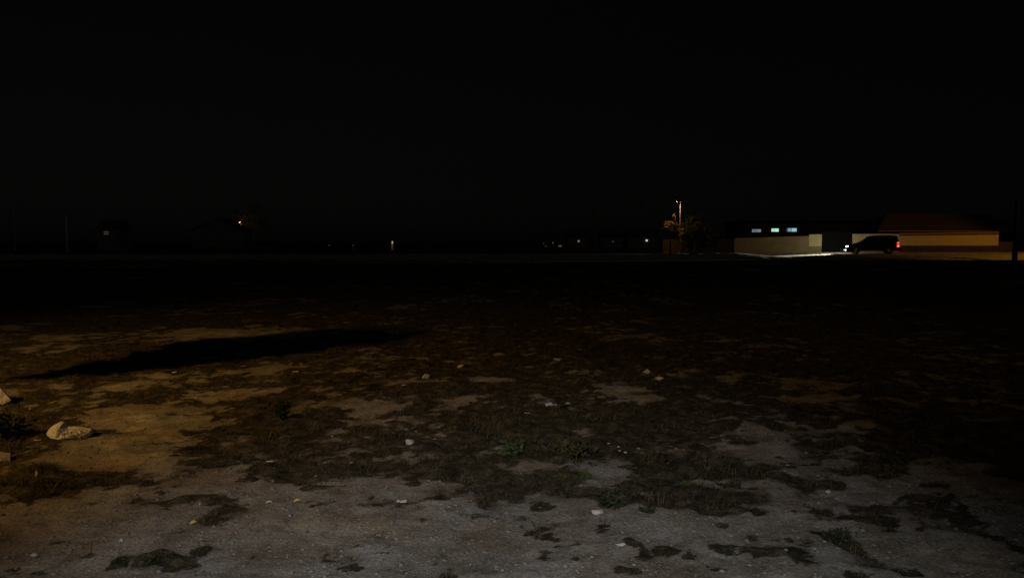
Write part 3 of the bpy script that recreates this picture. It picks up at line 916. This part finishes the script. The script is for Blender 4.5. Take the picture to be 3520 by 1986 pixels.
# two low garden lamps and the parked car with a red light
def low_lamp(label, u, v, y, rad, m):
    p = at(u, v, y)
    root = empty('bollard_lamp', (p.x, y, 0))
    link_bm('post', tube(bmesh.new(), [(0, 0, -.1), (0, 0, max(.1, p.z - rad))], [.06, .05], 8), M['dark_steel'], root, smooth=True)
    bl = bmesh.new(); bmesh.ops.create_uvsphere(bl, u_segments=12, v_segments=8, radius=rad, matrix=Matrix.Translation((0, 0, p.z)))
    link_bm('globe', bl, M[m], root, smooth=True)
    cp = bmesh.new(); bmesh.ops.create_cone(cp, cap_ends=True, segments=12, radius1=rad * .9, radius2=.02, depth=rad * .5, matrix=Matrix.Translation((0, 0, p.z + rad * 1.15)))
    link_bm('cap', cp, M['dark_steel'], root)
    return tag(root, label, 'lamp', 'low lamps across the field')
low_lamp('dim pale lamp just left of the distant red light, upper one', 1901, 835, 150.0, .15, 'dot_dim')
low_lamp('very faint lamp farthest left of the distant red light, upper one', 1869, 837, 150.0, .13, 'dot_grey')
low_lamp('very faint low lamp left of the distant red light', 1876, 846, 140.0, .14, 'dot_grey')
low_lamp('tiny pale lamp left of the yellow pillar, farther one', 1132, 842.5, 150.0, .13, 'dot_grey')
pr = at(1925, 845.5, 147.9)
rc = car('distant dark car seen from behind with one red light bar', (pr.x, 150.0, 0.0), R(-90), lit_front=False, red_rear=False)
lb = bmesh.new(); bx(lb, 2.222, 2.25, -.32, .32, pr.z - .09, pr.z + .09, .02)
link_bm('light_bar', lb, M['dot_red'], rc)
for o in list(rc.children):
    if o.name.startswith('number_plate'): o.location.z -= .2
# lantern pillar
pb, pt = at(1349, 856, 150.0), at(1349, 829, 150.0)
pl = empty('lantern_pillar', (pb.x, 150.0, 0))
M['pillar_paint'] = mat('pillar_paint', (.50, .34, .12), .9, (.58, .42, .18), 2)
zt = at(1349, 838, 150).z
bm = bmesh.new(); bx(bm, -.17, .17, -.17, .17, -.1, zt, .02); link_bm('shaft', bm, M['pillar_paint'], pl)
bm = bmesh.new(); bx(bm, -.24, .24, -.24, .24, zt, zt + .08, .02); link_bm('cap', bm, M['concrete'], pl)
bm = bmesh.new(); bx(bm, -.12, .12, -.12, .12, zt + .081, pt.z, .03)
M['lantern'] = glow('lantern', (1.0, .80, .55), .34)
ltn = link_bm('lantern', bm, M['lantern'], pl)
bm = bmesh.new(); bmesh.ops.create_cone(bm, cap_ends=True, segments=4, radius1=.24, radius2=.02, depth=.14, matrix=Matrix.Translation((0, 0, pt.z + .071)))
link_bm('lid', bm, M['dark_steel'], ltn)
add_light('pillar_fill', 'SPOT', (pb.x + .1, 148.9, zt + .45), 9.0, (1.0, .66, .28), pl, (pb.x, 150.0, .6), 70, .8, .05)  # unseen added spot in front of the pillar, lights its shaft
tag(pl, 'yellow lit pillar with a white lantern across the field', 'pillar')
# pale marker post
mp = at(1214, 852, 140.0)
po = empty('marker_post', (mp.x, 140.0, 0))
zz = at(1214, 838, 140.0).z
bm = bmesh.new(); bx(bm, -.07, .07, -.07, .07, -.1, zz, .02); link_bm('post', bm, M['pale_stone'], po)
bm = bmesh.new(); bx(bm, -.075, .075, -.085, -.071, zz - .35, zz - .12); link_bm('glow_plate', bm, M['dot_grey'], po)  # emissive plate, its glow imitates light thrown back by the post
tag(po, 'faint pale marker post left of the yellow pillar', 'post')

# ------------------------------------------------------------------ rubble, litter and weeds on the near ground
def place(u, v):
    p = ground(u, v)
    for _ in range(3):
        p = ground(u, v, hz(p.x, p.y))
    return p

def hull(bm, pts):
    vs = [bm.verts.new(p) for p in pts]
    r = bmesh.ops.convex_hull(bm, input=vs)
    dead = [g_ for g_ in r['geom_interior'] if isinstance(g_, bmesh.types.BMVert)]
    if dead: bmesh.ops.delete(bm, geom=dead, context='VERTS')

def roughen(bm, cuts, amp, scale, seed):
    from mathutils import noise
    bmesh.ops.triangulate(bm, faces=bm.faces)
    for _ in range(cuts):
        bmesh.ops.subdivide_edges(bm, edges=bm.edges, cuts=1, use_grid_fill=True)
    bmesh.ops.remove_doubles(bm, verts=bm.verts, dist=1e-5)
    bm.normal_update()
    off = Vector((seed * 3.1, seed * 1.7, seed))
    for v in bm.verts:
        n = noise.noise(v.co * scale + off) + .5 * noise.noise(v.co * scale * 2.3 + off) + .3 * noise.noise(v.co * scale * 5.1 + off)
        v.co += v.normal * n * amp

def rock(label, u, v, size, seed, m='stone', rz=0.0, cat='stone', name='stone', sink=.25, pts=None, cuts=3, amp=.03, group=None, tilt=(0, 0)):
    r_ = np.random.default_rng(seed)
    p = place(u, v)
    bm = bmesh.new()
    if pts is None:
        q = r_.normal(size=(16, 3)); q /= np.linalg.norm(q, axis=1)[:, None]
        q *= (.8 + .3 * r_.random((16, 1)))
        pts = [tuple(a_ * np.array(size) * .5) for a_ in q]
    hull(bm, pts)
    mean = sum(size) / 3
    roughen(bm, cuts, amp * mean * 4 if pts is None else amp * mean, 2.2 / mean, seed)
    o = link_bm(name, bm, M[m], None, loc=(p.x, p.y, p.z + size[2] * (.5 - sink)), rot=(tilt[0], tilt[1], rz))
    return tag(o, label, cat, group)

# big broken slab at the left: a sloping rough face and a raised block behind it
p = place(235, 1494)
bm = bmesh.new()
NS, NT = 64, 40
topS, topH = [-.185, -.165, -.085, -.062, -.035, .03, .10, .155, .175], [.022, .062, .104, .098, .062, .062, .055, .042, .014]
botS, botY = [-.185, -.12, -.02, .07, .13, .175], [.0, -.06, -.105, -.11, -.07, .0]
gr = []
for j in range(NT + 1):
    row = []
    for i in range(NS + 1):
        sx = -.185 + .36 * i / NS; sw = .96
        H_, Y0 = float(np.interp(sx, topS, topH)), float(np.interp(sx, botS, botY))
        t = j / NT
        if t < .7:
            q = t / .7
            z, yy = H_ * q ** .8, Y0 + (.05 - Y0) * q ** 1.3
            if sx < -.035: yy -= .012 * math.sin(math.pi * q)          # the raised block stands proud
        else:
            q = (t - .7) / .3
            z, yy = H_ * (1 - q ** 2), .05 + .09 * q
        w = abs(float(fbm(np.array([sx * 26 + t * 5]), np.array([t * 9 - sx * 9]), 3, 7, .55)[0]) - .5) * 2
        amp = (.030 if sx > -.04 else .010) * math.sin(math.pi * min(1, t / .72)) ** .5 if t < .72 else .006
        row.append(bm.verts.new((sx * sw, yy - amp * (w - .25), max(z + amp * .55 * (w - .3), 0) - .02)))
    gr.append(row)
for j in range(NT):
    for i in range(NS):
        bm.faces.new((gr[j][i], gr[j][i + 1], gr[j + 1][i + 1], gr[j + 1][i]))
tag(link_bm('rubble_slab', bm, M['concrete'], None, loc=(p.x, p.y, p.z + .01)), 'large pale broken slab with crumpled face lying at the left', 'rubble', 'broken slabs at the left')
rock('pale golden rubble cut by the left edge of the picture', -42, 1384, (.46, .30, .26), 11, 'concrete', rz=.2, cat='rubble', name='rubble_slab', pts=[(-.2, -.1, -.1), (.10, -.12, -.1), (.21, -.04, -.04), (.19, .02, -.1), (.10, -.02, .09), (.02, .06, .16), (-.2, .1, .15), (-.2, -.08, .06), (.0, .12, -.1)], amp=.05, group='broken slabs at the left')
rock('flat half-buried slab at the lower left edge', -50, 1588, (.42, .22, .14), 12, 'stone', rz=-.1, cat='rubble', name='rubble_slab', pts=[(-.22, -.10, -.06), (.12, -.09, -.06), (.21, -.03, -.05), (.12, .08, .02), (.03, .0, .06), (-.2, .05, .07), (.1, .10, -.06), (-.2, .12, -.06)], amp=.04, sink=.32, group='broken slabs at the left')

GS = 'small stones on the field'
rock('upright pale chip left of the dark hollow at lower left', 130, 1640, (.035, .03, .06), 20, 'stone', group=GS, sink=.1)
rock('small pinkish-white stone on the rim of the dark hollow at left', 283, 1622, (.040, .03, .028), 22, 'pale_stone', group=GS)
rock('round pale stone in the middle left of the field', 1407, 1528, (.072, .06, .056), 23, 'pale_stone', group=GS, sink=.2)
rock('cream stone beside the dark weeds right of centre', 2052, 1765, (.075, .05, .036), 24, 'pale_stone', group=GS, sink=.2)
rock('white stone alone in the dark at the right', 2845, 1694, (.038, .032, .03), 25, 'pale_stone', group=GS)
rock('tiny white stone in the brown patch left of centre', 687, 1733, (.018, .016, .014), 26, 'pale_stone', group=GS)
rock('flat grey stone at the bottom right of centre', 2135, 1875, (.052, .04, .026), 27, 'stone', group=GS)
rock('grey stone at the lower left among the gravel', 120, 1912, (.04, .035, .024), 28, 'stone', group=GS)
rock('small grey stone in the gravel below the brown patch', 418, 1858, (.028, .024, .018), 29, 'stone', group=GS)
rock('pale stone on the dark rise behind the round one', 1463, 1300, (.10, .07, .07), 30, 'stone', group=GS)
rock('small pale stone level with the wedge shadow, left of centre', 1583, 1262, (.10, .07, .05), 31, 'stone', group=GS)
rock('faint pale stone farthest back in the middle', 1915, 1238, (.11, .07, .05), 32, 'pale_stone', group=GS)
rock('faint grey stone at right of centre, upper of a pair', 2224, 1282, (.11, .07, .06), 33, 'stone', group=GS)
rock('reddish stone at right of centre, lower of a pair', 2266, 1304, (.11, .06, .05), 34, 'pink_paper', group=GS)
rock('tiny white chip nearest the top edge of the field growth', 103, 1406, (.034, .02, .012), 35, 'pale_stone', group=GS)
for i, (u, v, sz, lb) in enumerate([(2125, 1538, .034, 'white chip at the upper left of the small cluster'), (2130, 1550, .024, 'lowest left white chip in the small cluster'), (2150, 1556, .030, 'white chip at the bottom right of the small cluster'),
                                    (2196, 1543, .030, 'white chip right of the small cluster'), (2092, 1526, .028, 'grey chip left of the small white cluster')]):
    rock(lb, u, v, (sz, sz * .7, sz * .55), 40 + i, 'pale_stone', group='small chips in a cluster')

def sheet(label, u, v, w, d, h_, seed, m, cat, name, rz=0.0, group=None, lift=.004):
    """a crumpled piece of thin litter with thickness"""
    r_ = np.random.default_rng(seed)
    p = place(u, v)
    bm = bmesh.new()
    n, k = 11, 8
    g_ = []
    for j in range(k):
        row = []
        for i in range(n):
            a_, b_ = i / (n - 1) - .5, j / (k - 1) - .5
            edge = 1 - .18 * r_.random()
            zz = h_ * (float(fbm(np.array([a_ * 4 + seed]), np.array([b_ * 4]), 3, seed)[0]) * 1.3 - .3) * (1 - .6 * abs(b_) * 2)
            row.append(bm.verts.new((a_ * w * (edge if i in (0, n - 1) else 1), b_ * d * (edge if j in (0, k - 1) else 1) * (1 - .5 * a_ * a_ * 4 * .6), max(zz, -.001))))
        g_.append(row)
    for j in range(k - 1):
        for i in range(n - 1):
            bm.faces.new((g_[j][i], g_[j][i + 1], g_[j + 1][i + 1], g_[j + 1][i]))
    o = link_bm(name, bm, M[m], None, loc=(p.x, p.y, p.z + lift), rot=(0, 0, rz))
    so = o.modifiers.new('thickness', 'SOLIDIFY'); so.thickness = .0015
    return tag(o, label, cat, group)
sheet('crumpled greyish white plastic lying right of centre', 1895, 1396, .115, .08, .06, 3, 'white_plastic', 'litter', 'litter_scrap', .2, 'scraps of litter on the field')
sheet('small lilac-white scrap right of the crumpled plastic', 1952, 1390, .05, .035, .03, 5, 'white_plastic', 'litter', 'litter_scrap', -.3, 'scraps of litter on the field')
sheet('thin white scrap in the dark gap below the crumpled plastic', 1812, 1421, .055, .03, .012, 6, 'white_plastic', 'litter', 'litter_scrap', .1, 'scraps of litter on the field')
sheet('pinkish torn paper on bare earth left of centre', 1382, 1726, .062, .045, .022, 8, 'pink_paper', 'litter', 'litter_scrap', -.25, 'scraps of litter on the field')
sheet('thin pale scrap below the large slab at the left', 130, 1514, .05, .02, .012, 9, 'paper', 'litter', 'litter_scrap', .1, 'scraps of litter on the field')
sheet('pale scrap in the dark growth left of centre', 928, 1587, .05, .02, .01, 10, 'paper', 'litter', 'litter_scrap', .0, 'scraps of litter on the field')
sheet('pale shred on the field behind the small stone', 1388, 1327, .06, .03, .03, 12, 'paper', 'litter', 'litter_scrap', .4, 'scraps of litter on the field')
sheet('white shred in a row of two left of the pale shred', 1250, 1322, .075, .03, .02, 14, 'white_plastic', 'litter', 'litter_scrap', -.1, 'scraps of litter on the field')
sheet('pale shred by the lower edge of the long shadow', 1015, 1279, .07, .03, .02, 15, 'paper', 'litter', 'litter_scrap', .2, 'scraps of litter on the field')
sheet('pale shred at the left tip of the golden streak', 600, 1281, .05, .03, .02, 16, 'paper', 'litter', 'litter_scrap', .2, 'scraps of litter on the field')

def leafs(label, u, v, ln, wd, rz, seed, m='yellow_leaf', tilt=.15):
    p = place(u, v)
    bm = bmesh.new()
    n = 9
    mid, l_, r_ = [], [], []
    for i in range(n):
        t = i / (n - 1)
        w = wd * .5 * math.sin(math.pi * (t ** .8)) ** .8 + .0004
        z = .012 * math.sin(t * 2.6) * (ln / .06)
        x = (t - .5) * ln
        mid.append(bm.verts.new((x, 0, z))); l_.append(bm.verts.new((x, w, z + w * .35))); r_.append(bm.verts.new((x, -w, z + w * .25)))
    for i in range(n - 1):
        bm.faces.new((mid[i], mid[i + 1], l_[i + 1], l_[i])); bm.faces.new((r_[i], r_[i + 1], mid[i + 1], mid[i]))
    o = link_bm('leaf', bm, M[m], None, loc=(p.x, p.y, p.z + .006), rot=(tilt, 0, rz))
    so = o.modifiers.new('thickness', 'SOLIDIFY'); so.thickness = .0008
    return tag(o, label, 'leaf', 'fallen leaves')
leafs('yellow fallen leaf on bare earth, nearer one at the left', 665, 1802, .038, .028, .5, 1)
leafs('yellow fallen leaf at the rim of the bluish bare patch', 1022, 1727, .046, .026, .3, 2)
leafs('small brown fallen leaf left of the yellow one', 925, 1731, .04, .014, .1, 3, 'paper')

def weed(label, u, v, spread_, hgt, n, m, seed, group='weeds on the field', name='weed', leaf=.04):
    r_ = np.random.default_rng(seed)
    p = place(u, v)
    root = empty(name, (p.x, p.y, p.z))
    V, Fc = [], []
    sv = bmesh.new()
    for k in range(max(5, n // 14)):
        a_ = r_.random() * 6.283
        rr = spread_ * r_.random() ** .6
        tip = Vector((math.cos(a_) * rr, math.sin(a_) * rr, hgt * (1 - .5 * (rr / spread_) ** 2) * (.6 + .5 * r_.random())))
        tube(sv, [(0, 0, -.01), tip * .5 + Vector((0, 0, hgt * .12)), tip], [.0028, .002, .001], 5)
        for q in range(14):
            t = .2 + .8 * r_.random()
            c_ = tip * t + Vector(r_.normal(size=3) * spread_ * .14)
            c_.z = max(c_.z, .004)
            d_ = Vector(r_.normal(size=3)); d_.z = abs(d_.z) * .5; d_.normalize()
            s_ = d_.cross(Vector(r_.normal(size=3))).normalized()
            L_ = leaf * (.5 + .8 * r_.random())
            i = len(V)
            V += [tuple(c_), tuple(c_ + d_ * L_ * .5 + s_ * L_ * .22), tuple(c_ + d_ * L_), tuple(c_ + d_ * L_ * .5 - s_ * L_ * .22)]
            Fc.append((i, i + 1, i + 2, i + 3))
    link_bm('stems', sv, M[m], root)
    me = bpy.data.meshes.new('foliage'); me.from_pydata(V, [], Fc)
    link_me('foliage', me, M[m], root)
    return tag(root, label, 'weed', group)
weed('small round green weed on bare earth right of centre', 2017, 1644, .042, .055, 150, 'weed', 1, leaf=.02)
weed('low olive weed left of the round green one', 1920, 1652, .055, .03, 130, 'olive_weed', 2, leaf=.02)
weed('dark leafy clump behind the cream stone', 2100, 1742, .085, .07, 330, 'dark_weed', 3, leaf=.03)
weed('dark clump right of the cream stone, lower one', 2225, 1760, .05, .022, 120, 'dark_weed', 4, leaf=.025)
weed('upright dark weed standing in the dim field left of centre', 968, 1440, .10, .15, 330, 'dark_weed', 5, leaf=.05)
weed('broad yellow-green weed patch right of centre', 1950, 1560, .19, .035, 420, 'olive_weed', 6, leaf=.05)
weed('green weed patch left of the yellow-green one', 1775, 1530, .16, .032, 340, 'olive_weed', 7, leaf=.045)
weed('dark low weed on the far side of the green patch', 1750, 1560, .09, .04, 200, 'weed', 17, leaf=.04)
weed('dark round bush at the left edge below the golden rubble', 20, 1500, .17, .17, 620, 'dark_weed', 8, leaf=.05)
weed('dark weed at the bottom left, larger of three', 515, 1936, .05, .025, 260, 'dark_weed', 9, leaf=.018)
weed('dark weed at the bottom left, leftmost of three', 412, 1942, .035, .028, 180, 'dark_weed', 10, leaf=.018)
weed('dark weed at the bottom left, rightmost small one', 665, 1902, .024, .014, 100, 'dark_weed', 11, leaf=.015)
weed('dark weed at the lower right, left of the black hollow', 2500, 1902, .034, .02, 160, 'dark_weed', 12, leaf=.018)
weed('brown-black weed below the bare strip right of centre', 2365, 1920, .04, .022, 160, 'dark_weed', 13, leaf=.018)
weed('black low clump in the hollow at the lower right', 2875, 1846, .075, .03, 320, 'dark_weed', 14, leaf=.025)
weed('small dark tuft on the pale strip right of centre', 2487, 1812, .03, .016, 110, 'dark_weed', 15, leaf=.016)
weed('dark tuft above the pale strip right of centre', 2362, 1672, .04, .03, 130, 'weed', 16, leaf=.025)
weed('small black tuft at the bottom, right of centre', 1982, 1925, .022, .014, 90, 'dark_weed', 18, leaf=.014)
